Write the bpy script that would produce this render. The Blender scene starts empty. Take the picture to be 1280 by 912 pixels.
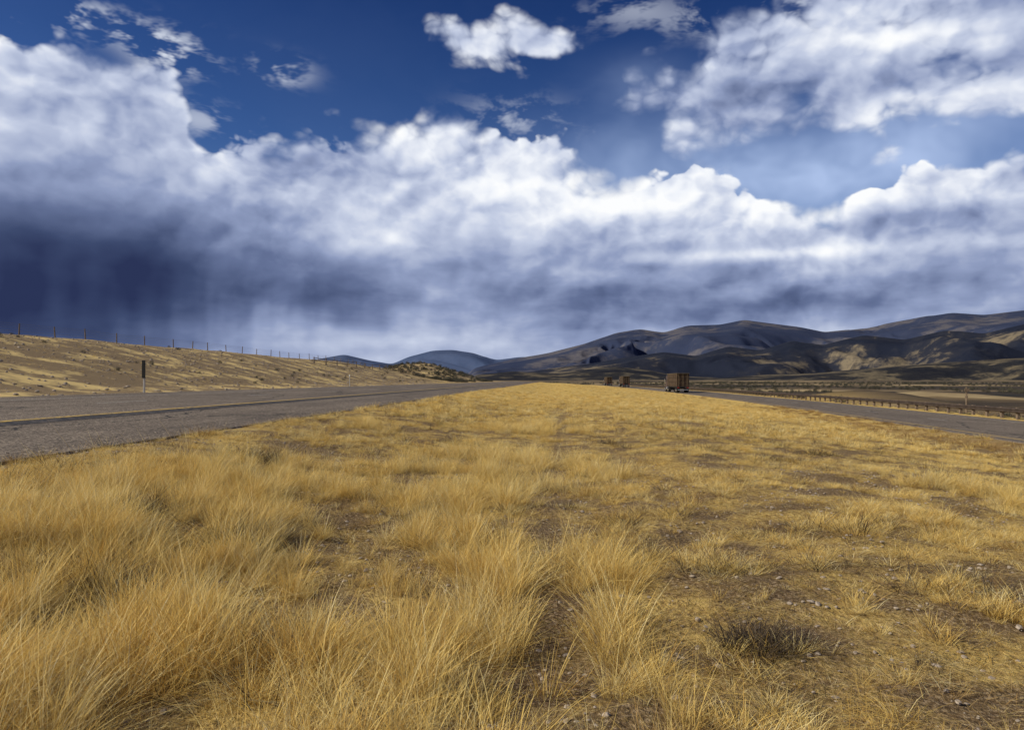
import bpy, math, random
import numpy as np
import bmesh
from mathutils import Vector
random.seed(7); rng=np.random.default_rng(11)
scene=bpy.context.scene
F=900.0; HY=475.0; VX=690.0; CZ=1.6
SUN_EL=math.radians(35); SUN_AZ=math.radians(-106)  # azimuth from +Y, clockwise positive

# ---------------------------------------------------------------- numpy noise
def _h(ix,iy,s):
    v=np.sin(ix*127.1+iy*311.7+s*74.7)*43758.5453
    return v-np.floor(v)
def vnoise(x,y,s=0):
    ix=np.floor(x);iy=np.floor(y);fx=x-ix;fy=y-iy
    fx=fx*fx*fx*(fx*(fx*6-15)+10);fy=fy*fy*fy*(fy*(fy*6-15)+10)
    a=_h(ix,iy,s);b=_h(ix+1,iy,s);c=_h(ix,iy+1,s);d=_h(ix+1,iy+1,s)
    return (a*(1-fx)+b*fx)*(1-fy)+(c*(1-fx)+d*fx)*fy
def fbm(x,y,o=5,s=0,g=.5):
    t=0;a=1;n=0
    for i in range(o):
        t=t+a*vnoise(x,y,s+i*3.1);n+=a;a*=g
        x,y=(x*1.6-y*1.2)+5.3,(x*1.2+y*1.6)+1.7
    return t/n
def ridged(x,y,o=6,s=0,g=.5):
    t=0;a=1;n=0
    for i in range(o):
        r=1-np.sqrt((2*vnoise(x,y,s+i*3.1)-1)**2+.010)
        t=t+a*r;n+=a;a*=g
        x,y=(x*1.6-y*1.2)+5.3,(x*1.2+y*1.6)+1.7
    return t/n
def ss(a,b,x):
    t=np.clip((x-a)/(b-a),0,1);return t*t*(3-2*t)

# ---------------------------------------------------------------- terrain
RY=np.array([-120,-60,0,50,100,150,190,250,300,380,430,480,600,900,1500.])
RX=np.array([10.3,16.2,22.1,26.7,29.6,30.9,31.3,31.4,31.2,30,28.2,26,18,-5,-60.])
yy=np.linspace(-120,1500,1621)
_rx=np.interp(yy,RY,RX); k=np.hanning(61);k/=k.sum()
_p=np.pad(_rx,30,mode='reflect',reflect_type='odd');_rs=np.convolve(_p,k,'valid')
def xr(y): return np.interp(y,yy,_rs)
def plain(x,y):
    r=np.hypot(x,y)
    z=np.interp(r,[0,500,1500,3000,5000,9000,20000],[-5,-5,-4,4,14,20,20])
    z=z+ (fbm(x/220,y/220,4,3)-.5)*4*ss(150,600,r)
    return z
def base(x,y):
    x=np.asarray(x,float);y=np.asarray(y,float);x,y=np.broadcast_arrays(x,y)
    c=xr(y); pl=plain(x,y)
    b=1-ss(165,225,y)
    b=.12+.88*b
    left=np.interp(x,[-400,-120,-60,-47,-42,-35,-26,-22.2,-21.3,-11.3,-6.63,-4.6,-2.2,0,3],
                     [9,7.5,6.2,5.55,4.9,3.2,1.15,.85,.95,.75,.6,.42,.1,0,0])
    hi=np.interp(x,[-400,-120,-60,-47,-42,-35,-26,-22.2,-21.3],[9,7.5,6.2,5.55,4.9,3.2,1.15,.85,.95])
    left=np.where(x<-21.3,.9+(hi-.9)*b,left)
    left=left+ (fbm(x/9,y/14,4,9)-.5)*.6*ss(-24,-36,x)
    e=c-4.7
    t=np.clip((x-3)/(e-1.2-3),0,1)
    right=np.where(x<e-1.2, -1.2*(t*t*(3-2*t)*.8+.2*t), -1.2+.1*ss(e-1.2,e,x))
    o=x-(c+4.7)
    right=np.where(o>0, np.interp(o,[0,2.5,6,25,80],[0,-.05,-.6,-3.2,-3.9])-1.1, right)
    z=np.where(x<3,left,right)
    z=z+6.6*np.exp(-((x+52)/17)**2-((y-285)/45)**2)*(.8+.4*fbm(x/12,y/12,4,2))*ss(-23,-34,x)
    z=z+3.8*np.exp(-((x-70)/17)**2-((y-160)/20)**2)
    z=z+3.0*np.exp(-((x-120)/30)**2-((y-230)/25)**2)
    w=ss(400,760,y)
    w=np.maximum(w,ss(90,190,x-c))
    w=np.maximum(w,ss(200,500,-x)*ss(150,400,y))
    return z*(1-w)+pl*w
def ground(x,y):
    x=np.asarray(x,float);y=np.asarray(y,float);x,y=np.broadcast_arrays(x,y)
    z=base(x,y)
    c=xr(y)
    inl=ss(-6.75,-7.3,x)*ss(-21.2,-20.7,x)
    inr=ss(c-4.6,c-4.1,x)*ss(c+4.6,c+4.1,x)
    off=np.clip(inl+inr,0,1)
    nearroad=np.clip(ss(-6.2,-6.7,x)*ss(-21.9,-21.4,x)+ss(c-5.2,c-4.7,x)*ss(c+5.2,c+4.7,x),0,1)
    mic=((fbm(x/1.4,y/1.4,4,5)-.5)*.22+(fbm(x/.25,y/.25,3,6)-.5)*.06)*(1-nearroad)*(1-ss(80,250,y))*(1-.5*ss(-24,-30,x))
    return z+mic-.16*off-.02*nearroad

def mkmesh(name,verts,faces,mats=(),smooth=True,coll=None,link=True):
    me=bpy.data.meshes.new(name)
    me.from_pydata([tuple(v) for v in verts] if not isinstance(verts,np.ndarray) else verts.tolist(),[],faces if not isinstance(faces,np.ndarray) else faces.tolist())
    for m in mats: me.materials.append(m)
    if smooth: me.polygons.foreach_set('use_smooth',[True]*len(me.polygons))
    me.update()
    ob=bpy.data.objects.new(name,me)
    if link: (coll or scene.collection).objects.link(ob)
    return ob
def gridfaces(nr,nc):
    i=np.arange(nr-1)[:,None]*nc+np.arange(nc-1)[None,:]
    return np.stack([i,i+1,i+nc+1,i+nc],-1).reshape(-1,4)

# ---------------------------------------------------------------- node helpers
class NT:
    def __init__(s,nt): s.nt=nt;s.n=nt.nodes;s.l=nt.links
    def new(s,t,**k):
        n=s.n.new(t)
        for a,b in k.items(): setattr(n,a,b)
        return n
    def setin(s,sock,v):
        if v is None: return
        if isinstance(v,bpy.types.NodeSocket): s.l.new(v,sock)
        else: sock.default_value=v
    def M(s,op,a,b=None,c=None,clamp=False):
        n=s.new('ShaderNodeMath',operation=op,use_clamp=clamp)
        s.setin(n.inputs[0],a);s.setin(n.inputs[1],b);s.setin(n.inputs[2],c)
        return n.outputs[0]
    def V(s,op,a,b=None,sc=None):
        n=s.new('ShaderNodeVectorMath',operation=op)
        s.setin(n.inputs[0],a);s.setin(n.inputs[1],b)
        if sc is not None: s.setin(n.inputs['Scale'],sc)
        return n.outputs[0]
    def noise(s,vec,scale,detail=4,rough=.5,dist=0,col=False):
        n=s.new('ShaderNodeTexNoise');n.noise_dimensions='3D'
        s.setin(n.inputs['Vector'],vec)
        n.inputs['Scale'].default_value=scale;n.inputs['Detail'].default_value=detail
        n.inputs['Roughness'].default_value=rough;n.inputs['Distortion'].default_value=dist
        return n.outputs['Color' if col else 'Fac']
    def vor(s,vec,scale,detail=0,rough=.5,feature='F1',out='Distance',norm=False):
        n=s.new('ShaderNodeTexVoronoi',feature=feature);n.normalize=norm
        s.setin(n.inputs['Vector'],vec);n.inputs['Scale'].default_value=scale
        n.inputs['Detail'].default_value=detail;n.inputs['Roughness'].default_value=rough
        return n.outputs[out]
    def ramp(s,fac,stops,interp='LINEAR'):
        n=s.new('ShaderNodeValToRGB');cr=n.color_ramp;cr.interpolation=interp
        while len(cr.elements)<len(stops): cr.elements.new(.5)
        for e,(p,c) in zip(cr.elements,stops):
            e.position=p;e.color=(*c,1) if len(c)==3 else c
        s.setin(n.inputs[0],fac);return n.outputs[0]
    def mix(s,f,a,b,bt='MIX'):
        n=s.new('ShaderNodeMix',data_type='RGBA',blend_type=bt)
        def cv(v): return (*v,1) if isinstance(v,tuple) and len(v)==3 else v
        s.setin(n.inputs[0],f);s.setin(n.inputs[6],cv(a));s.setin(n.inputs[7],cv(b))
        return n.outputs[2]
    def sstep(s,a,b,x):
        n=s.new('ShaderNodeMapRange',interpolation_type='SMOOTHSTEP')
        s.setin(n.inputs[0],x);s.setin(n.inputs[1],a);s.setin(n.inputs[2],b);n.inputs[3].default_value=0;n.inputs[4].default_value=1
        return n.outputs[0]
def material(name,rough=.9,spec=.2):
    m=bpy.data.materials.new(name);m.use_nodes=True
    t=NT(m.node_tree);b=t.n['Principled BSDF']
    b.inputs['Roughness'].default_value=rough;b.inputs['Specular IOR Level'].default_value=spec
    return m,t,b
def bump(t,b,h,strength,dist):
    n=t.new('ShaderNodeBump');n.inputs['Strength'].default_value=strength;n.inputs['Distance'].default_value=dist
    t.l.new(h,n.inputs['Height']);t.l.new(n.outputs[0],b.inputs['Normal'])
def plainmat(name,col,rough=.7,var=.3,scale=3,metal=0):
    m,t,b=material(name,rough)
    p=t.new('ShaderNodeTexCoord').outputs['Object']
    n=t.noise(p,scale,5,.6)
    c0=tuple(v*(1-var) for v in col);c1=tuple(min(1,v*(1+var)) for v in col)
    t.l.new(t.ramp(n,[(.3,c0),(.7,c1)]),b.inputs['Base Color']);b.inputs['Metallic'].default_value=metal
    return m

# ---------------------------------------------------------------- WORLD sky with clouds
world=bpy.data.worlds.new("World");scene.world=world;world.use_nodes=True
try: world.cycles.sampling_method='NONE'
except Exception as e: print(e)
w=NT(world.node_tree)
for n in list(w.n): w.n.remove(n)
out=w.new('ShaderNodeOutputWorld');bg=w.new('ShaderNodeBackground');w.l.new(bg.outputs[0],out.inputs[0])
bg.inputs[1].default_value=.1
sky=w.new('ShaderNodeTexSky',sky_type='NISHITA');sky.sun_disc=False
sky.sun_elevation=SUN_EL;sky.sun_rotation=SUN_AZ;sky.altitude=1600;sky.air_density=1.0;sky.dust_density=.3;sky.ozone_density=2.5
D=w.V('NORMALIZE',w.new('ShaderNodeTexCoord').outputs['Generated'])
sp=w.new('ShaderNodeSeparateXYZ');w.l.new(D,sp.inputs[0]);dx,dy,dz=sp.outputs
az=w.M('ARCTAN2',dx,dy)
hyp=w.M('SQRT',w.M('ADD',w.M('MULTIPLY',dx,dx),w.M('ADD',w.M('MULTIPLY',dy,dy),1e-5)))
T=w.M('DIVIDE',dz,hyp)
def pa(x): return math.atan((x-VX)/F)
def pt(x,y): return (HY-y)/math.hypot(F,x-VX)
A0=math.radians(60)
U=w.M('DIVIDE',w.M('ADD',az,A0),2*A0)
def curve(pts):
    n=w.new('ShaderNodeFloatCurve');cm=n.mapping;cm.use_clip=False;c=cm.curves[0]
    pts=[((pa(x)+A0)/(2*A0),pt(x,y)) for x,y in pts]
    pts=[(0,pts[0][1])]+[p for p in pts if 0<p[0]<1]+[(1,pts[-1][1])]
    while len(c.points)<len(pts): c.points.new(.5,.5)
    for q,p in zip(c.points,pts): q.location=p
    cm.update();w.l.new(U,n.inputs['Value']);return n.outputs[0]
def q2(x,y,sx,sy):
    c=math.cos(pa(x))
    ex=w.M('DIVIDE',w.M('SUBTRACT',az,pa(x)),sx/F*c*c);ey=w.M('DIVIDE',w.M('SUBTRACT',T,pt(x,y)),sy/F*c)
    return w.M('MULTIPLY_ADD',ex,ex,w.M('MULTIPLY',ey,ey))
def gauss(x,y,sx,sy): return w.M('EXPONENT',w.M('MULTIPLY',q2(x,y,sx,sy),-1))
def gsum(L,start):
    v=start
    for (x,y,sx,sy,a) in L: v=w.M('MULTIPLY_ADD',gauss(x,y,sx,sy),a,v)
    return v
P=w.V('MULTIPLY',D,(1,1,1.35))
wn=w.noise(P,5,3,.55,col=True)
warp=w.V('SCALE',w.V('SUBTRACT',wn,(.5,.5,.5)),sc=.06)
Pw=w.V('ADD',P,warp)
wn2=w.noise(P,30,2,.6,col=True)
Pw=w.V('ADD',Pw,w.V('SCALE',w.V('SUBTRACT',wn2,(.5,.5,.5)),sc=.016))
def field(Pv):
    v1=w.vor(Pv,11,2.5,.57,norm=True)
    n1=w.noise(Pv,7,5,.58)
    return w.M('MULTIPLY_ADD',n1,1.2,w.M('MULTIPLY_ADD',v1,-2.7,1.03))
N0=field(Pw)
N1=field(w.V('ADD',Pw,(-.009,0,.018)))
N0c=w.M('SUBTRACT',N0,.66)
relief=w.M('SUBTRACT',N0,N1)
top=curve([(-300,60),(-100,60),(0,62),(60,50),(130,62),(195,78),(225,118),(262,188),(310,200),(350,192),(400,165),(480,158),(530,146),(560,142),(600,155),(650,183),(700,196),(760,216),(800,225),(860,230),(930,250),(1000,268),(1050,268),(1100,240),(1160,220),(1230,214),(1280,210),(1400,205),(1600,200)])
fm=w.M('SUBTRACT',top,T)
f1=w.M('MULTIPLY_ADD',N0c,.070,fm)
up=curve([(-300,400),(600,400),(760,190),(800,130),(860,98),(900,74),(960,44),(1040,14),(1100,-15),(1160,-40),(1280,-70),(1500,-120)])
lo=curve([(-300,0),(600,0),(760,120),(800,128),(860,140),(920,152),(1000,130),(1050,172),(1090,190),(1130,136),(1180,96),(1280,84),(1500,60)])
f2=w.M('MULTIPLY_ADD',N0c,.15,w.M('MINIMUM',w.M('SUBTRACT',up,T),w.M('SUBTRACT',T,lo)))
def ell(x,y,sx,sy,k,amp,off=0):
    q=w.M('SQRT',q2(x,y,sx,sy))
    return w.M('MULTIPLY_ADD',N0c,amp,w.M('MULTIPLY',w.M('SUBTRACT',1-off,q),k))
fs=ell(592,55,56,26,.030,.055)
for e in [(668,56,46,14,.026,.055),(1255,112,44,26,.025,.06)]:
    fs=w.M('MAXIMUM',fs,ell(*e))
soft=w.M('MULTIPLY_ADD',w.sstep(.42,.62,w.noise(P,6,2,.5)),.04,.008)
a1=w.sstep(0,soft,f1);a2=w.sstep(-.02,w.M('ADD',soft,.04),f2);a3=w.sstep(-.003,.020,fs)
wz=w.noise(w.V('ADD',w.V('MULTIPLY',D,(1,1,2.2)),w.V('SCALE',warp,sc=1.4)),13,4,.62)
wk=gsum([(60,12,120,20,1.4),(350,88,34,16,1.0),(212,66,45,24,1.3),(250,150,60,20,.6),(790,12,60,20,.4),(640,150,60,25,.5),(1000,10,160,20,.8)],0)
aw=w.M('MULTIPLY',w.sstep(.48,.62,wz),wk,clamp=True)
Ps=w.V('MULTIPLY',D,(1,1,4.0));Ps=w.V('ADD',Ps,w.V('SCALE',warp,sc=1.5))
st=w.M('SUBTRACT',w.noise(Ps,6,4,.52),.5)
big=w.M('SUBTRACT',w.noise(Pw,4.0,4,.50),.5)
lowf=w.sstep(.26,.10,T)
dark=gauss(20,355,380,115)
B=gsum([(330,350,150,60,-.14),(140,165,190,60,.16),(430,205,90,24,-.26),(560,180,80,30,.12),
 (700,238,130,24,.20),(560,340,180,40,-.16),(880,262,160,24,.20),(940,318,170,9,.22),(1110,278,110,16,-.25),(1000,375,460,40,-.28),
 (1240,240,90,20,.14),(460,300,80,26,.16),(720,345,100,10,.14),(440,415,170,18,.14)],.67)
B=w.M('MULTIPLY_ADD',dark,-.66,B)
B=w.M('MULTIPLY_ADD',big,.74,B)
# rain shafts under the storm base
rn=w.M('SUBTRACT',w.noise(w.V('ADD',w.V('MULTIPLY',w.V('ADD',D,w.V('SCALE',w.V('MULTIPLY',D,(0,0,1)),sc=0.0)),(10,10,.9)),w.V('SCALE',warp,sc=1.5)),2.4,2,.5),.5)
B=w.M('MULTIPLY_ADD',w.M('MULTIPLY',rn,gauss(200,385,300,60)),.46,B)
nd=w.M('MULTIPLY_ADD',dark,-.8,1.0)
B=w.M('MULTIPLY_ADD',w.M('MULTIPLY',w.M('MULTIPLY',st,lowf),nd),.52,B)
f1p=w.M('MAXIMUM',f1,0)
edge=w.M('EXPONENT',w.M('MULTIPLY',f1p,-26))
edge2=w.M('EXPONENT',w.M('MULTIPLY',f1p,-8))
relA=w.M('MULTIPLY',w.M('MULTIPLY_ADD',edge2,.42,w.M('MULTIPLY_ADD',lowf,-.08,.18)),nd)
B=w.M('MULTIPLY_ADD',relief,relA,B)
B1=w.M('MULTIPLY_ADD',edge,.14,B)
ramp=[(0,(.024,.035,.095)),(.15,(.048,.07,.155)),(.35,(.13,.17,.31)),(.55,(.28,.34,.53)),(.75,(.55,.61,.77)),(.92,(.88,.91,.97)),(1,(.98,.99,1.0))]
C1=w.ramp(B1,ramp)
B2=w.M('MULTIPLY_ADD',relief,.40,gsum([(1090,50,120,30,.12),(960,112,90,24,-.24),(1180,88,90,26,-.30),(1085,150,40,34,.26)],.66))
B2=w.M('MULTIPLY_ADD',big,1.3,B2)
C2=w.ramp(B2,ramp)
C3=w.ramp(w.M('MULTIPLY_ADD',relief,.45,.82),ramp)
tint=w.ramp(w.M('MULTIPLY',T,1.6),[(0,(1.0,.95,.95)),(.25,(.60,.70,.85)),(.5,(.29,.45,.73)),(.85,(.09,.23,.52)),(1,(.07,.19,.47))])
blue=w.mix(1.0,sky.outputs[0],tint,'MULTIPLY')
vn=w.sstep(.35,.75,w.noise(w.V('ADD',P,w.V('SCALE',warp,sc=2)),4,4,.6))
vm=gsum([(1080,180,240,50,.85),(800,190,160,50,.35),(800,100,60,30,.3),(1000,235,260,35,.7)],0.02)
va=w.M('MULTIPLY',vm,w.M('MULTIPLY_ADD',vn,.8,.35),clamp=True)
s10=lambda c: w.V('SCALE',c,sc=10.0)
col=w.mix(va,blue,(4.1,5.3,8.0))
col=w.mix(w.M('MULTIPLY',aw,.85),col,(7.4,7.9,8.9))
col=w.mix(a3,col,s10(C3))
col=w.mix(a2,col,s10(C2))
col=w.mix(a1,col,s10(C1))
w.l.new(col,bg.inputs[0])

# ---------------------------------------------------------------- SUN
sd=Vector((math.sin(SUN_AZ)*math.cos(SUN_EL),math.cos(SUN_AZ)*math.cos(SUN_EL),math.sin(SUN_EL)))
L=bpy.data.lights.new('sun','SUN');L.energy=5.0;L.angle=math.radians(.5);L.color=(1,.92,.76)
lo_=bpy.data.objects.new('sun',L);scene.collection.objects.link(lo_);lo_.rotation_euler=sd.to_track_quat('Z','Y').to_euler()

# ---------------------------------------------------------------- materials
def ground_mat():
    m,t,b=material('dry_grassland',.95,.1)
    p=t.new('ShaderNodeNewGeometry').outputs['Position']
    s=t.new('ShaderNodeSeparateXYZ');t.l.new(p,s.inputs[0])
    fine=t.noise(p,16,5,.7);med=t.noise(p,1.1,3,.6);big=t.noise(p,.12,3,.55)
    straw=t.ramp(fine,[(.28,(.14,.08,.022)),(.42,(.50,.33,.085)),(.58,(.86,.62,.19)),(.8,(.90,.73,.33))])
    shaded_soil=t.ramp(t.noise(p,34,4,.75),[(.3,(.035,.021,.013)),(.50,(.14,.09,.052)),(.70,(.48,.37,.24))])  # bare soil, its tones darkened to paint shade in the gaps between tufts
    k=t.sstep(.45,.58,t.M('ADD',t.M('MULTIPLY',med,.7),t.M('MULTIPLY',big,.3)))
    k=t.M('MAXIMUM',t.M('MULTIPLY_ADD',k,.50,.08),t.M('MULTIPLY',t.sstep(16,60,s.outputs[1]),.8))
    yv=s.outputs[1];cc=t.M('MULTIPLY_ADD',yv,.0165,-.12)
    d0=t.M('SUBTRACT',s.outputs[0],cc);d0=t.M('ADD',d0,t.M('MULTIPLY',t.M('SUBTRACT',med,.5),.7))
    g0=t.M('EXPONENT',t.M('MULTIPLY',t.M('MULTIPLY',d0,d0),-9))
    d1=t.M('SUBTRACT',d0,1.75);g1=t.M('EXPONENT',t.M('MULTIPLY',t.M('MULTIPLY',d1,d1),-11))
    trk=t.M('MULTIPLY',t.M('MULTIPLY_ADD',g1,.5,g0),t.sstep(75,14,yv),clamp=True)
    k=t.M('MULTIPLY',k,t.M('MULTIPLY_ADD',trk,-.7,1.0))
    near=t.mix(k,shaded_soil,straw)
    st=t.ramp(t.vor(p,3.2,2.5,.65),[(.08,(.62,.50,.31)),(.32,(.50,.38,.21)),(.65,(.24,.175,.10))])
    st=t.mix(t.sstep(.47,.66,t.noise(p,.35,4,.65)),st,(.68,.51,.22))
    bank=t.sstep(-20,-23,s.outputs[0])
    c=t.mix(bank,near,st)
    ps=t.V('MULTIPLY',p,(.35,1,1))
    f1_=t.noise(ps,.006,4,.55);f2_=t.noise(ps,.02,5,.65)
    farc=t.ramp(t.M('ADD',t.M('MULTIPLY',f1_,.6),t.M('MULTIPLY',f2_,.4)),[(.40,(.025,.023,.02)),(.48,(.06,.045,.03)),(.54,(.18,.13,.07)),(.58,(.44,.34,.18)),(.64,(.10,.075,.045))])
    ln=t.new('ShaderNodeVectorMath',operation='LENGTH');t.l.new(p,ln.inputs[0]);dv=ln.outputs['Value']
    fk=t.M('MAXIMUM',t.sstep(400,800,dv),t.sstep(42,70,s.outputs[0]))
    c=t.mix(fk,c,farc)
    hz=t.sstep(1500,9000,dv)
    c=t.mix(t.M('MULTIPLY',hz,.7),c,(.07,.08,.13))  # distance haze painted into the ground colour as a blue tint
    t.l.new(c,b.inputs['Base Color'])
    bump(t,b,fine,.9,.08)
    return m
GM=ground_mat()
def asphalt():
    m,t,b=material('weathered_asphalt',.88,.25)
    p=t.new('ShaderNodeNewGeometry').outputs['Position']
    v=t.vor(p,34,0,out='Color')
    sv=t.new('ShaderNodeSeparateColor');t.l.new(v,sv.inputs[0])
    agg=t.ramp(sv.outputs[0],[(.0,(.05,.042,.035)),(.45,(.13,.108,.088)),(.8,(.22,.185,.15)),(1,(.42,.36,.29))])
    ps=t.V('MULTIPLY',p,(1,.06,1))
    streak=t.noise(ps,1.3,4,.6);pat=t.noise(p,.5,4,.6)
    sh=t.ramp(t.M('ADD',t.M('MULTIPLY',streak,.6),t.M('MULTIPLY',pat,.4)),[(.35,(.66,.63,.60)),(.65,(1.25,1.2,1.12))])
    c=t.mix(1.0,agg,sh,'MULTIPLY')
    crack=t.M('LESS_THAN',t.vor(t.V('ADD',t.V('MULTIPLY',p,(1,.35,1)),t.V('SCALE',t.noise(p,1.2,3,.6,col=True),sc=.8)),.22,feature='DISTANCE_TO_EDGE'),.006)
    c=t.mix(crack,c,(.015,.014,.013))
    t.l.new(c,b.inputs['Base Color']);bump(t,b,sv.outputs[0],.8,.015)
    return m
ASPH=asphalt()
def paint(name,col,lo=.48):
    m,t,b=material(name,.7,.3)
    p=t.new('ShaderNodeNewGeometry').outputs['Position']
    n=t.noise(p,9,5,.7)
    t.l.new(t.mix(t.sstep(lo,lo+.16,n),tuple(c*.9 for c in col),(.15,.125,.10)),b.inputs['Base Color'])
    return m
YEL=paint('worn_yellow_paint',(.62,.42,.09),.44);WHI=paint('worn_white_paint',(.6,.58,.54),.40);TAR=paint('tar_seam',(.02,.019,.018))

# ---------------------------------------------------------------- GROUND SHEET
def geo(a,b,n): return np.geomspace(a,b,n)
xs=np.concatenate([-geo(75,14000,45)[::-1],np.arange(-74,-23,1.0),np.arange(-23,42,.35),np.arange(42,80,1.5),geo(81,14000,55)])
ys=np.concatenate([-geo(62,3000,14)[::-1],np.arange(-60,0,1.5),np.arange(0,14,.14),np.arange(14,60,.5),np.arange(60,240,1.5),np.arange(240,420,3),geo(424,16000,120)])
X,Y=np.meshgrid(xs,ys);Z=ground(X,Y)
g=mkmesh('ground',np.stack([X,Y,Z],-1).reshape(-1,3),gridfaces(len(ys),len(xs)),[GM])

# ---------------------------------------------------------------- ROADS
def strip(name,cx,offs,y0,y1,dy,mat,lift,skirt=True,parent=None,dash=None):
    vs=[];fs=[]
    Ys=np.arange(y0,y1,dy);offs=np.array(offs,float)
    segs=[Ys] if dash is None else [np.arange(a,a+dash[0]+.01,dash[0]/4) for a in np.arange(y0,y1,dash[0]+dash[1])]
    for sg in segs:
        b0=len(vs)
        c=cx(sg)
        row=[]
        for yy_,cc in zip(sg,c):
            x=cc+offs;z=base(x,np.full_like(x,yy_))+lift
            pts=[(a,yy_,q) for a,q in zip(x,z)]
            if skirt: pts=[(pts[0][0]-.12,yy_,pts[0][2]-.3)]+pts+[(pts[-1][0]+.12,yy_,pts[-1][2]-.3)]
            vs+=pts;row.append(len(pts))
        nc=row[0]
        fs+=(gridfaces(len(sg),nc)+b0).tolist()
    o=mkmesh(name,np.array(vs),fs,[mat],smooth=False)
    if parent: o.parent=parent
    return o
zero=lambda y: np.zeros_like(y)
lr=strip('highway',zero,np.linspace(-21.3,-6.75,12),-60,900,1.5,ASPH,.0)
strip('yellow_edge_line',zero,[-11.42,-11.18],-60,500,1.5,YEL,.006,False,lr)
strip('tar_seam',zero,[-11.05,-10.45],-60,500,1.5,TAR,.006,False,lr)
strip('white_edge_line',zero,[-19.0,-18.85],-60,500,1.5,WHI,.006,False,lr)
strip('lane_dashes',zero,[-15.25,-15.1],-60,400,1,WHI,.006,False,lr,(3,9))
rr=strip('highway',xr,np.linspace(-4.7,4.7,8),-60,900,1.5,ASPH,.0)
strip('yellow_edge_line',xr,[-3.9,-3.72],-60,500,1.5,YEL,.006,False,rr)
strip('white_edge_line',xr,[3.6,3.75],-60,500,1.5,WHI,.006,False,rr)
strip('lane_dashes',xr,[-.07,.07],-60,400,1,WHI,.006,False,rr,(3,9))

# ---------------------------------------------------------------- mesh builder
class MB:
    def __init__(s): s.v=[];s.f=[];s.m=[]
    def box(s,c,d,mi=0,rot=0,taper=1):
        b=len(s.v);cx,cy,cz=c;a,e,h=d[0]/2,d[1]/2,d[2]/2;cr,sr=math.cos(rot),math.sin(rot)
        for k in (-1,1):
            q=taper if k>0 else 1
            for i,j in ((-1,-1),(1,-1),(1,1),(-1,1)):
                x,y=i*a*q,j*e*q
                s.v.append((cx+x*cr-y*sr,cy+x*sr+y*cr,cz+k*h))
        for f in ((0,3,2,1),(4,5,6,7),(0,1,5,4),(1,2,6,5),(2,3,7,6),(3,0,4,7)):
            s.f.append(tuple(b+i for i in f));s.m.append(mi)
    def cyl(s,p0,p1,r0,r1,n=8,mi=0):
        b=len(s.v);p0=Vector(p0);p1=Vector(p1);d=(p1-p0).normalized();u=d.orthogonal().normalized();q=d.cross(u)
        for p,r in ((p0,r0),(p1,r1)):
            for i in range(n):
                a=2*math.pi*i/n;s.v.append(tuple(p+u*math.cos(a)*r+q*math.sin(a)*r))
        for i in range(n):
            j=(i+1)%n;s.f.append((b+i,b+j,b+n+j,b+n+i));s.m.append(mi)
        s.f.append(tuple(b+i for i in range(n))[::-1]);s.m.append(mi)
        s.f.append(tuple(b+n+i for i in range(n)));s.m.append(mi)
    def obj(s,name,mats,loc=(0,0,0),rz=0,bev=0,link=True):
        o=mkmesh(name,s.v,s.f,mats,smooth=False,link=link)
        o.data.polygons.foreach_set('material_index',s.m)
        o.location=loc;o.rotation_euler[2]=rz
        if bev:
            md=o.modifiers.new('bevel','BEVEL');md.width=bev;md.segments=2
        return o
WOOD=plainmat('weathered_wood',(.16,.12,.085),.9,.4,8)
STEEL=plainmat('weathered_steel',(.07,.052,.042),.7,.4,2,.3)
WIRE=plainmat('wire',(.22,.2,.18),.5,.2,2,.6)

mb=MB()
yg=np.arange(-40,330,2.0)
gx=xr(yg)+5.6
prof=[(0,.45),(-.06,.50),(-.06,.56),(0,.61),(-.06,.66),(-.06,.72),(0,.77)]
vs=[];
for y_,x_ in zip(yg,gx):
    zb=float(base(x_,y_))
    for px_,pz_ in prof: vs.append((x_+px_,y_,zb+pz_))
b0=len(mb.v);mb.v+=vs
for f in gridfaces(len(yg),len(prof)).tolist(): mb.f.append(tuple(b0+i for i in f));mb.m.append(0)
for y_,x_ in zip(yg,gx):
    zb=float(base(x_,y_));mb.box((x_+.2,y_+.0,zb+.3),(.18,.2,1.0),1);mb.box((x_+.06,y_,zb+.61),(.1,.15,.3),1)
mb.obj('guardrail',[STEEL,WOOD])

mb=MB();prev=None
for i,y_ in enumerate(np.arange(-30,186,5.2)):
    y_=y_+random.uniform(-.5,.5);x_=-47.5+random.uniform(-.3,.3);z_=float(ground(x_,y_))
    tl=random.uniform(-.05,.05);h_=1.05+random.uniform(-.1,.12)
    mb.cyl((x_,y_,z_-.2),(x_+tl,y_+tl,z_+h_),.065,.05,7,0)
    if prev:
        for k_ in (.35,.6,.8,.98):
            mb.cyl((prev[0],prev[1],prev[2]+k_),(x_,y_,z_+k_),.010,.010,4,1)
    prev=(x_,y_,z_)
mb.obj('wire_fence',[WOOD,WIRE])
mb=MB();prev=None
for i in range(16):
    y_=118+i*6;x_=-39+i*.1;z_=float(ground(x_,y_))
    mb.cyl((x_,y_,z_-.2),(x_,y_,z_+1.1),.09,.08,7,0)
    if prev: 
        for k_ in (.5,.95): mb.cyl((prev[0],prev[1],prev[2]+k_),(x_,y_,z_+k_),.05,.05,5,0)
    prev=(x_,y_,z_)
mb.obj('rail_fence',[WOOD])

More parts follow.
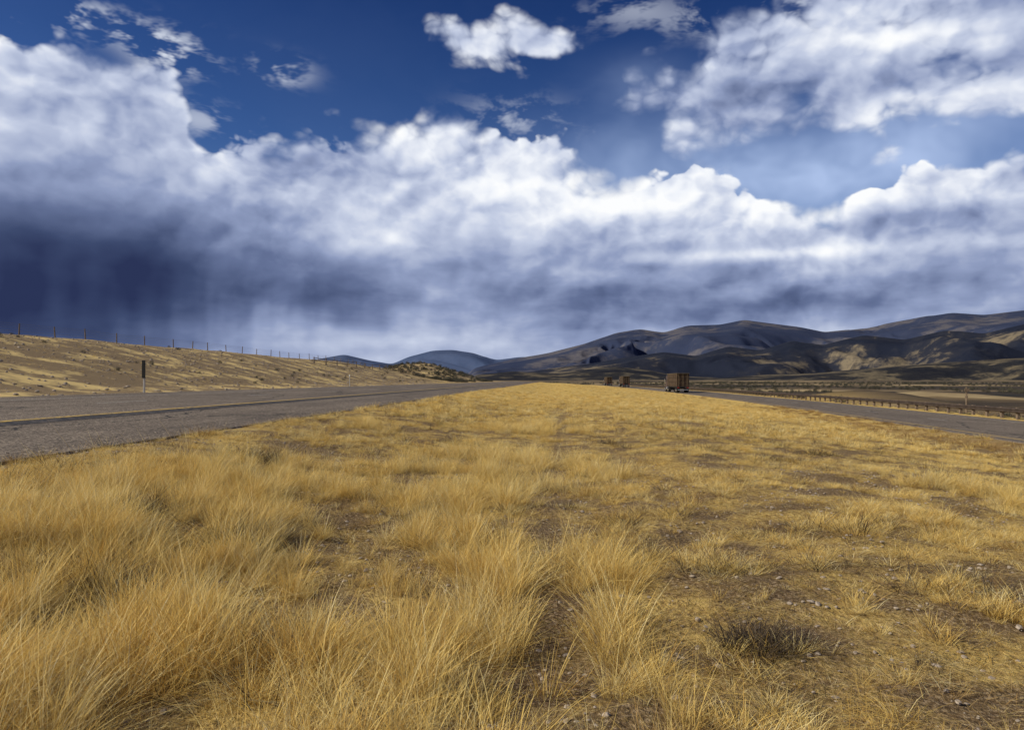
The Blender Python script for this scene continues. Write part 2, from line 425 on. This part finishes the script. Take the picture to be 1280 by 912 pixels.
DARK=plainmat('dark_panel',(.012,.012,.012),.6,.3,5);GREY=plainmat('galvanised_post',(.42,.40,.37),.5,.2,6,.3);REF=plainmat('white_reflector',(.75,.75,.72),.4,.1,3)
mb=MB();mb.box((0,0,.38),(.07,.03,.98),1);mb.box((-.045,.02,.38),(.015,.05,.97),1);mb.box((.045,.02,.38),(.015,.05,.97),1)
mb.box((0,-.03,1.33),(.19,.025,.98),0);mb.box((0,.03,1.33),(.07,.03,.86),1);mb.box((0,-.046,1.62),(.09,.006,.12),0)
X0=-22.5;y0=39.7
mb.obj('delineator_post',[DARK,GREY],(X0,y0,float(base(X0,y0))),0,.006)
mb=MB();mb.box((0,0,.6),(.07,.03,1.5),0);mb.box((-.04,.02,.6),(.015,.05,1.48),0);mb.box((.04,.02,.6),(.015,.05,1.48),0);mb.box((0,-.025,1.25),(.1,.012,.22),1)
mb.obj('delineator_post',[GREY,REF],(X0,80,float(base(X0,80))),0,.004)
mb=MB();xp=518/900*75;mb.cyl((0,0,-.3),(0,0,3.2),.1,.08,8,0);mb.box((0,-.1,2.9),(.5,.04,.35),0);mb.box((0,0,2.2),(.3,.1,.1),0)
mb.obj('wooden_marker_post',[WOOD],(xp,75,float(ground(xp,75))))

# ---------------------------------------------------------------- trucks with hay loads
HAY=plainmat('hay_bale',(.055,.036,.024),.95,.5,1.6);CAB=plainmat('truck_paint',(.06,.035,.028),.4,.1,2);RUB=plainmat('tyre_rubber',(.02,.02,.02),.9,.2,4)
CHR=plainmat('bright_metal',(.5,.5,.5),.3,.1,3,.8);GLS=plainmat('dark_glass',(.02,.025,.03),.1,.1,2);LMP=plainmat('tail_lamp',(.4,.02,.01),.4,.1,2);TARP=plainmat('load_top',(.13,.10,.06),.9,.3,1)
def truck(x,y,rz):
    mb=MB()
    mb.box((0,7,1.25),(2.5,14,.18),2);mb.box((0,7,1.0),(.9,13.4,.3),2)
    r=random.Random(int(y))
    for i in range(6):
        for j in (-1,1):
            for k_ in range(3):
                mb.box((j*.65+r.uniform(-.03,.03),1.25+i*2.28,1.36+.44+k_*.9),(1.25,2.2,.86),0,r.uniform(-.02,.02))
    for i in range(7):
        for j in (-1,1): mb.box((j*1.31,.3+i*2.2,2.7),(.05,.1,2.7),6)
    mb.box((0,7,4.1),(2.72,14.1,.10),6)
    for i in range(3): mb.box((-.9+i*.9,.02,2.7),(.07,.05,2.7),6)
    for yy_ in (1.2,2.5,12.6,13.9,17.9):
        for s_ in (-1,1):
            for o_ in ((.98,) if yy_>17 else (.82,1.12)):
                mb.cyl((s_*(o_-.13),yy_,.52),(s_*(o_+.13),yy_,.52),.52,.52,16,2)
                mb.cyl((s_*(o_+.12),yy_,.52),(s_*(o_+.145),yy_,.52),.25,.2,10,3)
        mb.cyl((-1,yy_,.52),(1,yy_,.52),.08,.08,6,2)
    mb.box((0,15.4,.9),(1.0,6.2,.25),2)
    mb.box((0,15.9,2.3),(2.4,2.4,2.6),1,0,.94);mb.box((0,15.9,3.7),(2.1,2.1,.25),1,0,.8)
    mb.box((0,18.0,1.65),(1.9,1.9,1.15),1,0,.92);mb.box((0,19.0,1.55),(1.5,.08,1.0),3);mb.box((0,19.15,.75),(2.4,.25,.4),3)
    mb.box((0,17.06,2.85),(2.0,.06,.8),4);mb.box((-1.18,16.4,2.7),(.04,.9,.7),4);mb.box((1.18,16.4,2.7),(.04,.9,.7),4)
    for s_ in (-1,1):
        mb.cyl((s_*1.1,14.5,1.2),(s_*1.1,14.5,4.1),.08,.08,8,3);mb.box((s_*1.45,16.9,2.6),(.12,.2,.7),3)
        mb.box((s_*1.0,-.04,1.1),(.4,.06,.14),5);mb.box((s_*.95,.1,.6),(.6,.03,.75),2);mb.cyl((s_*1.0,14.4,.85),(s_*1.0,16,.85),.3,.3,10,3)
    mb.box((0,.0,.65),(2.2,.1,.12),3)
    z=float(base(x,y))
    mb.obj('hay_truck',[HAY,CAB,RUB,CHR,GLS,LMP,TARP],(x,y,z+.01),rz,.02)
for yt,off in ((152,-3.2),(275,-2.9),(345,-2.9)):
    a=math.atan2(float(xr(yt+16)-xr(yt)),16.0)
    truck(float(xr(yt))+off,yt,-a)

# ---------------------------------------------------------------- mountains
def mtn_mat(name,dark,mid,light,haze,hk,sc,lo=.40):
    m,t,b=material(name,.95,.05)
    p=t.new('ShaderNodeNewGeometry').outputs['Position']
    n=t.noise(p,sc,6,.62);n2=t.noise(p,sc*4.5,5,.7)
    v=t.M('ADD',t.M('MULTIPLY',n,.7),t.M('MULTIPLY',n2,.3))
    c=t.ramp(v,[(lo,dark),(lo+.08,mid),(lo+.15,light),(lo+.24,mid)])  # scrub and grass tones, also painted as cloud shadow and sunlit faces
    c=t.mix(hk,c,haze)  # aerial haze painted in by tinting the base colour blue
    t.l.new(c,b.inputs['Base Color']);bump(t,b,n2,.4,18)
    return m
def ridge(name,pts,R0,R1,R2,mat,seed,gul,na=700,nr=150,wob=.1,rough=.42,amp=1.5):
    A=np.array([pa(p[0]) for p in pts]);TT=np.array([pt(x,y) for x,y in pts])
    a=np.linspace(A[0],A[-1],na);tt=np.interp(a,A,TT)
    kk=np.hanning(17);kk/=kk.sum();tt=np.convolve(np.pad(tt,8,mode='edge'),kk,'valid')
    r=np.concatenate([np.linspace(R0,R1,int(nr*.75)),np.linspace(R1,R2,int(nr*.25)+1)[1:]])
    AA,RR=np.meshgrid(a,r)
    XX=np.sin(AA)*RR;YY=np.cos(AA)*RR
    crest=tt[None,:]*R1+CZ
    wv=(fbm(XX/(gul*1.6),YY/(gul*1.6),3,seed)-.5)*wob*2
    q=np.clip((RR-R0)/(R1-R0)+wv*np.clip((R1-RR)/(R1-R0),0,1)*2,0,1)
    qq=np.clip((R2-RR)/(R2-R1),0,1)
    sh=np.where(RR<=R1,np.sin(q*math.pi/2)**1.3,qq)
    basez=plain(XX,YY)-6
    H=np.maximum(crest-20,0)
    wx=XX/gul+(fbm(XX/gul,YY/gul,3,seed+2)-.5)*1.2;wy=YY/gul*.6
    rd=ridged(wx,wy,5,seed+4,rough)
    z=basez*(1-sh)+ (crest)*sh + (rd-.66)*H*amp*np.clip(np.sin(np.pi*np.clip(q,0,1)),0,1)**.6*(RR<=R1)
    z+= (fbm(wx*1.7,wy*2.5,4,seed+9)-.5)*H*.08*sh*(RR<=R1)
    # nothing on the near side rises above the sight-line of the summit ridge
    lim=basez+(crest-basez)*np.clip(.22+.72*RR/R1,0,1)*(RR/R1)**.7
    kk2=H*.08+1
    zs=-np.logaddexp(-z/kk2,-lim/kk2)*kk2
    bl=ss(R1*.93,R1,RR)
    z=np.where(RR<=R1,zs*(1-bl)+np.minimum(z,crest)*bl,z)
    fade=ss(0,.04,(AA-a[0]))*ss(0,.04,(a[-1]-AA))
    z=-60+(z+60)*fade
    z=np.where(sh<=.005,basez-30,z)
    return mkmesh(name,np.stack([XX,YY,z],-1).reshape(-1,3),gridfaces(len(r),na),[mat])
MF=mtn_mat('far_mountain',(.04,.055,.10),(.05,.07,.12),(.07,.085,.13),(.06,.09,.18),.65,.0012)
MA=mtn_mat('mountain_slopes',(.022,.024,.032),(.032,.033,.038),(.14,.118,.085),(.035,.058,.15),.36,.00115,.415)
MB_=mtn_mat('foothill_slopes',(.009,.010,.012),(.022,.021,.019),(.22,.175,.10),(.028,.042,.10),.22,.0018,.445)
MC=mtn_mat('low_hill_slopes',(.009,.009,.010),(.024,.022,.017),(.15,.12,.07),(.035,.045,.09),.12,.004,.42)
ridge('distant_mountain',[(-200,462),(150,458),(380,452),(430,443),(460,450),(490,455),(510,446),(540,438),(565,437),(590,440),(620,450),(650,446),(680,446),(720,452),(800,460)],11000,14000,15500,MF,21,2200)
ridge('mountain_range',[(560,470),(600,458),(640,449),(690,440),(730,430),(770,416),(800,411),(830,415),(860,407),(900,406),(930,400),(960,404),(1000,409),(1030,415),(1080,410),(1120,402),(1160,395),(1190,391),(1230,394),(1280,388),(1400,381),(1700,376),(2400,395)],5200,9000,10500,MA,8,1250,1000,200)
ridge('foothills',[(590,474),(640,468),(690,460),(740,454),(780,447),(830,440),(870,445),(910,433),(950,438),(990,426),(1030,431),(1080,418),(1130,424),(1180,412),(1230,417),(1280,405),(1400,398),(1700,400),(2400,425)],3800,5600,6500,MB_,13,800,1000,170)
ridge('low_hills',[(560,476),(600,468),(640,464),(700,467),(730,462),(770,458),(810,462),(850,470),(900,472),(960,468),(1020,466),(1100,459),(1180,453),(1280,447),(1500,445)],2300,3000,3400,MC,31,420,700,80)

# ---------------------------------------------------------------- grass
def grass_mat(name,stops,root=(.18,.10,.024),rk=.66,trans=0):
    m,t,b=material(name,.6,.3)
    oi=t.new('ShaderNodeObjectInfo').outputs['Random']
    at=t.new('ShaderNodeAttribute',attribute_name='bl')
    s=t.new('ShaderNodeSeparateXYZ');t.l.new(at.outputs['Vector'],s.inputs[0])
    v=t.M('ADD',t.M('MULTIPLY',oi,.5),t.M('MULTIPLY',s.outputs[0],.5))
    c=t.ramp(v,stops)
    c=t.mix(t.M('MULTIPLY',t.M('SUBTRACT',1,s.outputs[1],clamp=True),rk),c,root)  # blade colour darkened towards the root to deepen the shade inside tufts
    t.l.new(c,b.inputs['Base Color'])
    if trans:
        tr=t.new('ShaderNodeBsdfTranslucent');t.l.new(c,tr.inputs[0])
        mx=t.new('ShaderNodeMixShader');mx.inputs[0].default_value=trans
        o=t.n['Material Output'];t.l.new(b.outputs[0],mx.inputs[1]);t.l.new(tr.outputs[0],mx.inputs[2]);t.l.new(mx.outputs[0],o.inputs[0])
    return m
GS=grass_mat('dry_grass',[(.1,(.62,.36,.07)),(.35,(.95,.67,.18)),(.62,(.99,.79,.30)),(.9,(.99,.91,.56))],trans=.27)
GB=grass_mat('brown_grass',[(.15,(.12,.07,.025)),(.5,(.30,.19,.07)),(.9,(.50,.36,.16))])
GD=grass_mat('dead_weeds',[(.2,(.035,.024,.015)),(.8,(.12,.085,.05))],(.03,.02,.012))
coll=bpy.data.collections.new('grass_clumps')
def clump(name,n,rad,h0,h1,lean,wd,mat,curl=.5,flat=False,seed=0,wind=0):
    r=random.Random(seed);v=[];f=[];at=[]
    for i in range(n):
        a=r.uniform(0,6.283);d=rad*math.sqrt(r.random());bx,by=math.cos(a)*d,math.sin(a)*d
        a2=a+r.gauss(0,.9);h=r.uniform(h0,h1)*(1 if r.random()<.85 else r.uniform(1.1,1.4));le=abs(r.gauss(lean,lean*.5));cu=curl*r.uniform(.2,1.8);w_=wd*r.uniform(.6,1.3)
        if flat: a2=r.uniform(0,6.283)
        dx_,dy_=math.cos(a2),math.sin(a2);fa=r.uniform(0,3.14);sx,sy=math.cos(fa)*w_/2,math.sin(fa)*w_/2
        if flat: sx,sy=-dy_*w_/2,dx_*w_/2
        b=len(v);rv=r.random();ns=4
        z0=r.uniform(.005,.04) if flat else -.03
        tilt=r.uniform(-.1,.35)
        for s_ in range(ns):
            q=s_/(ns-1)
            if flat:
                L_=h*q;px_=bx+dx_*(L_-h/2);py_=by+dy_*(L_-h/2);pz_=z0+tilt*h*.35*math.sin(q*2.2)
            else:
                out_=h*(le*q+cu*q*q*.6);up_=h*q*(1-.25*cu*q)/math.sqrt(1+le*le)
                px_=bx+dx_*out_+wind*h*q*q;py_=by+dy_*out_;pz_=z0+up_
            wq=1-.85*q
            if s_<ns-1: v+=[(px_-sx*wq,py_-sy*wq,pz_),(px_+sx*wq,py_+sy*wq,pz_)];at+=[(rv,q,0)]*2
            else: v.append((px_,py_,pz_));at.append((rv,q,0))
        for s_ in range(ns-2): f.append((b+2*s_,b+2*s_+1,b+2*s_+3,b+2*s_+2))
        f.append((b+2*(ns-2),b+2*(ns-2)+1,b+2*(ns-1)))
    o=mkmesh(name,v,f,[mat],link=False,smooth=False)
    A_=o.data.attributes.new('bl','FLOAT_VECTOR','POINT');A_.data.foreach_set('vector',np.array(at,np.float32).ravel())
    coll.objects.link(o)
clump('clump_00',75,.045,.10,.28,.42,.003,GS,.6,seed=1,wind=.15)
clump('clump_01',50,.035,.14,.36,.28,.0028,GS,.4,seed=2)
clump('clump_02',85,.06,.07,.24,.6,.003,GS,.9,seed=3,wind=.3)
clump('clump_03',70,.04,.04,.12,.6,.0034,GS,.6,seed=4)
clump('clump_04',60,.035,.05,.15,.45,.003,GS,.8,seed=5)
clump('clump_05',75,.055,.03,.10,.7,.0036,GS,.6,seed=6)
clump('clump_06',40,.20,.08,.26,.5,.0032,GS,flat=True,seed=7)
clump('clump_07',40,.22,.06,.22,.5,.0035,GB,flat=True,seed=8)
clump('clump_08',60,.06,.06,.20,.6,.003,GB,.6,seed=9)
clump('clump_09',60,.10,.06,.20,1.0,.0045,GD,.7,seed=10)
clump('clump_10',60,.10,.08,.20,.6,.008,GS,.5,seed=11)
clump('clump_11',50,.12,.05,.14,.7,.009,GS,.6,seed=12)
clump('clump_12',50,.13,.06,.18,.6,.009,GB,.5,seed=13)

PT=[];IX=[];SC=[]
def scatter(n,x0,x1,y0,y1,fn,xfun=None):
    x=rng.uniform(0,1,n);y=rng.uniform(y0,y1,n)
    hi=np.full(n,x1,float) if xfun is None else xfun(y)
    x=x0+x*(hi-x0)
    keep,idx,sc=fn(x,y)
    x,y,idx,sc=x[keep],y[keep],idx[keep],sc[keep]
    z=ground(x,y)
    PT.append(np.stack([x,y,z],-1));IX.append(idx);SC.append(sc)
HOL=[(-2.7,6.3,.42),(-3.1,4.9,.42),(-3.9,6.9,.3),(1.3,4.4,.22),(-4.6,11,.5),(2.8,7.2,.3),(-1.9,9.5,.35),(4.4,6.0,.35),(.05,3.9,.35),(-.9,5.6,.25),(3.4,4.6,.3),(6,9,.5),(3.,11,.4)]
def holes(x,y): 
    v=0
    for a,b_,r_ in HOL: v=np.maximum(v,np.exp(-(((x-a)/r_)**2+((y-b_)/(r_*.8))**2)))
    return v
def tracks(x,y):
    c0=-.12+.0165*y+.18*(fbm(y/2.2,y*0+3.3,2,91)-.5);wd=np.interp(y,[2,10,40,100],[.30,.30,.34,.4])
    return np.clip(np.exp(-((x-c0)/wd)**2)+.6*np.exp(-((x-c0-1.75)/wd)**2)*ss(3.5,7,y),0,1)*(1-ss(30,80,y))
def bare(x,y): return np.clip(tracks(x,y)+.9*holes(x,y),0,1)
def patch(x,y): return .55*fbm(x/.36,y/.36,3,40)+.45*fbm(x/1.3+.2*y,y/1.0,3,47)
def med(near):
    def fn(x,y):
        n=len(x);u=rng.random(n);v=rng.random(n)
        pn=patch(x,y);pb=fbm(x/4,y/6,3,50)
        edge=ss(5.5,2,xr(y)-4.8-x)
        dens=ss(.465,.55,pn*.8+pb*.2+.012*(x<0))
        dens=(.09+.91*dens)*(1-.95*bare(x,y)*(fbm(x/.8,y/1.5,2,44)>.36))
        keep=u<dens
        tall=ss(.46,.58,pb+.16*(x<0.6)*(y<8)*(x>-4.4)-.14*(x>.9)-.04*(y>9))*ss(-5.8,-4.2,x)
        idx=np.where(v<.75*tall,rng.integers(0,3,n),rng.integers(3,6,n))
        rb=rng.random(n)
        idx=np.where((rb>.10)&(rb<.16+.6*edge),8,idx);idx=np.where((rb>.985)|((pb<.42)&(rb>.92)),9,idx)
        if not near:
            far=rng.random(n)
            idx=np.where(far<.30,10,np.where(far<.92,11,12));idx=np.where(rng.random(n)<.80*edge,12,idx)
        sc=(.5+.9*rng.random(n)**1.3)*(.75+.6*ss(.46,.64,pn))
        return keep,idx,sc
    return fn
er=lambda y: xr(y)-4.85
scatter(24000,-6.7,9,1.0,9,med(True))
scatter(1500,-6.7,9,-6,1.0,med(True))
scatter(34000,-6.7,0,9,26,med(True),lambda y:np.minimum(er(y),20.))
scatter(5000,9,0,-2,9,med(True),er)
scatter(32000,-6.7,0,22,75,med(False),er)
scatter(16000,-6.7,0,75,300,med(False),er)
def litter(x,y):
    n=len(x);return rng.random(n)>.85*bare(x,y),np.where(rng.random(n)<.6,6,7),.6+.7*rng.random(n)
scatter(1900,-6.3,9,1,10,litter)
scatter(1300,-6.3,16,10,24,litter)
for a,b_,r_ in HOL[:5]:
    scatter(24,a-r_*.7,a+r_*.7,b_-r_*.5,b_+r_*.6,lambda x,y:(np.ones(len(x),bool),np.full(len(x),9),.9+.7*rng.random(len(x))))
def bankf(x,y):
    n=len(x);pn=fbm(x/4,y/6,4,60);return rng.random(n)<ss(.35,.65,pn),np.where(rng.random(n)<.86,11,12),.35+.6*rng.random(n)
scatter(14000,-62,-22,5,230,bankf)
scatter(6000,-90,-22,200,350,bankf)
def gravelsh(x,y):
    n=len(x);return rng.random(n)<.6,np.where(rng.random(n)<.5,8,3),.4+.5*rng.random(n)
scatter(500,-7.15,-6.6,1,60,gravelsh)
scatter(6000,6,0,20,140,lambda x,y:(x>xr(y)+6.2,np.where(rng.random(len(x))<.5,11,12),.8+rng.random(len(x))),lambda y:xr(y)+50)

def instancer(name,pts,idx,sc,collection,zs=(.85,1.25)):
    n=len(pts);me=bpy.data.meshes.new(name);me.vertices.add(n);me.vertices.foreach_set('co',pts.astype(np.float32).ravel())
    a=me.attributes.new('idx','INT','POINT');a.data.foreach_set('value',idx.astype(np.int32))
    s3=np.stack([sc,sc,sc*rng.uniform(*zs,n)],-1)
    a=me.attributes.new('scl','FLOAT_VECTOR','POINT');a.data.foreach_set('vector',s3.astype(np.float32).ravel())
    ro=np.stack([rng.normal(0,.13,n),rng.normal(0,.13,n),rng.uniform(0,6.283,n)],-1)
    a=me.attributes.new('rot','FLOAT_VECTOR','POINT');a.data.foreach_set('vector',ro.astype(np.float32).ravel())
    me.update();ob=bpy.data.objects.new(name,me);scene.collection.objects.link(ob)
    ng=bpy.data.node_groups.new(name+'_scatter','GeometryNodeTree')
    ng.interface.new_socket('Geometry',in_out='INPUT',socket_type='NodeSocketGeometry');ng.interface.new_socket('Geometry',in_out='OUTPUT',socket_type='NodeSocketGeometry')
    N=ng.nodes;Lk=ng.links
    gi=N.new('NodeGroupInput');go=N.new('NodeGroupOutput');ci=N.new('GeometryNodeCollectionInfo');ci.inputs['Collection'].default_value=collection
    ci.inputs['Separate Children'].default_value=True;ci.inputs['Reset Children'].default_value=True
    ip=N.new('GeometryNodeInstanceOnPoints');ip.inputs['Pick Instance'].default_value=True
    def na(nm,ty):
        q=N.new('GeometryNodeInputNamedAttribute');q.data_type=ty;q.inputs['Name'].default_value=nm;return q.outputs['Attribute']
    Lk.new(gi.outputs[0],ip.inputs['Points']);Lk.new(ci.outputs[0],ip.inputs['Instance'])
    Lk.new(na('idx','INT'),ip.inputs['Instance Index']);Lk.new(na('rot','FLOAT_VECTOR'),ip.inputs['Rotation']);Lk.new(na('scl','FLOAT_VECTOR'),ip.inputs['Scale'])
    Lk.new(ip.outputs[0],go.inputs[0])
    md=ob.modifiers.new('scatter','NODES');md.node_group=ng
    return ob
instancer('grass',np.concatenate(PT),np.concatenate(IX),np.concatenate(SC),coll)
print('grass instances',sum(len(p) for p in PT))

sc_=bpy.data.collections.new('stones')
STN=plainmat('stone',(.30,.25,.20),.9,.45,1.5)
for i in range(4):
    bm=bmesh.new();bmesh.ops.create_icosphere(bm,subdivisions=2,radius=1)
    r=random.Random(i)
    sx,sy,sz=r.uniform(.8,1.3),r.uniform(.7,1),r.uniform(.4,.7)
    for v in bm.verts:
        nn=.8+.5*float(vnoise(np.array(v.co.x*1.3+i*7.),np.array(v.co.y*1.3+v.co.z*2.1),i))
        v.co=Vector((v.co.x*sx*nn,v.co.y*sy*nn,v.co.z*sz*nn))
    me=bpy.data.meshes.new('stone_%d'%i);bm.to_mesh(me);bm.free();me.materials.append(STN)
    sc_.objects.link(bpy.data.objects.new('stone_%d'%i,me))
n=18000
x=rng.uniform(-6.9,9,n);y=rng.uniform(1,14,n)
pn=patch(x,y)
kp=rng.random(n)<np.clip(ss(.52,.40,pn)+.8*bare(x,y),0,1)
x,y=x[kp],y[kp]
x2=rng.uniform(-7.4,-6.4,1500);y2=rng.uniform(2,40,1500)
x3=rng.uniform(-46,-22,5000);y3=rng.uniform(15,150,5000)
px_=np.concatenate([x,x2,x3]);py_=np.concatenate([y,y2,y3]);s_=np.concatenate([.004+.018*rng.random(len(x))**3,.006+.02*rng.random(1500)**3,.03+.09*rng.random(5000)**3])
pz=np.maximum(ground(px_,py_),np.where((px_<-6.9)&(px_>-8),base(px_,py_),-99))
instancer('gravel',np.stack([px_,py_,pz+s_*.2],-1),rng.integers(0,4,len(px_)),s_,sc_)

sb=bpy.data.collections.new('sagebrush_shapes')
SAGE=grass_mat('sagebrush_leaf',[(.15,(.03,.03,.018)),(.5,(.07,.065,.04)),(.9,(.13,.12,.08))],(.03,.025,.015))
for i in range(3):
    r=random.Random(50+i);v=[];f=[];at=[]
    lobes=[(r.uniform(-.5,.5),r.uniform(-.5,.5),r.uniform(.25,.6),r.uniform(.25,.45)) for _ in range(7)]
    for _ in range(420):
        lx,ly,lz,lr_=r.choice(lobes);d=Vector((r.gauss(0,1),r.gauss(0,1),r.gauss(0,1))).normalized()*lr_*r.uniform(.6,1.1)
        p=Vector((lx,ly,lz))+d
        if p.z<0: p.z=abs(p.z)*.5
        u=Vector((r.gauss(0,1),r.gauss(0,1),r.gauss(0,1))).normalized()*.07;q=u.cross(Vector((r.gauss(0,1),r.gauss(0,1),r.gauss(0,1))).normalized()).normalized()*.06
        b=len(v);rv=r.random();hh=min(1,max(0,p.z))
        v+=[tuple(p-u),tuple(p+q),tuple(p+u)];f.append((b,b+1,b+2));at+=[(rv,hh,0)]*3
    o=mkmesh('sagebrush_%d'%i,v,f,[SAGE],link=False,smooth=False)
    A_=o.data.attributes.new('bl','FLOAT_VECTOR','POINT');A_.data.foreach_set('vector',np.array(at,np.float32).ravel());sb.objects.link(o)
n=9000
d=rng.uniform(120,1600,n);an=rng.uniform(-.35,.75,n);x=np.sin(an)*d;y=np.cos(an)*d
kp=((x>xr(y)+9)|(y>520))&(fbm(x/90,y/160,4,70)>.50)
kp&=(fbm(x/30,y/30,3,80)>.45)
x,y,sz=x[kp],y[kp],.7+1.0*rng.random(kp.sum())+d[kp]/900.
xb=rng.uniform(-90,-25,1500);yb=rng.uniform(190,300,1500);kb=fbm(xb/14,yb/14,3,81)>.42;xb,yb=xb[kb],yb[kb]
xc=rng.uniform(-60,-25,200);yc=rng.uniform(50,175,200);kc=fbm(xc/10,yc/14,3,82)>.55;xc,yc=xc[kc],yc[kc]
x=np.concatenate([x,xb,xc]);y=np.concatenate([y,yb,yc]);sz=np.concatenate([sz,.5+.7*rng.random(len(xb)),.2+.2*rng.random(len(xc))])
instancer('sagebrush',np.stack([x,y,ground(x,y)-.05],-1),rng.integers(0,3,len(x)),sz,sb)

# ---------------------------------------------------------------- camera
cam=bpy.data.cameras.new('camera');co=bpy.data.objects.new('camera',cam);scene.collection.objects.link(co)
cam.sensor_width=36;cam.lens=36*F/1280;cam.shift_y=(HY-456)/1280;cam.shift_x=-(VX-640)/1280
cam.clip_start=.05;cam.clip_end=60000
co.location=(0,0,CZ+float(base(0,0)));co.rotation_euler=(math.pi/2,0,0)
scene.camera=co
scene.view_settings.view_transform='Standard';scene.view_settings.look='None';scene.view_settings.exposure=0
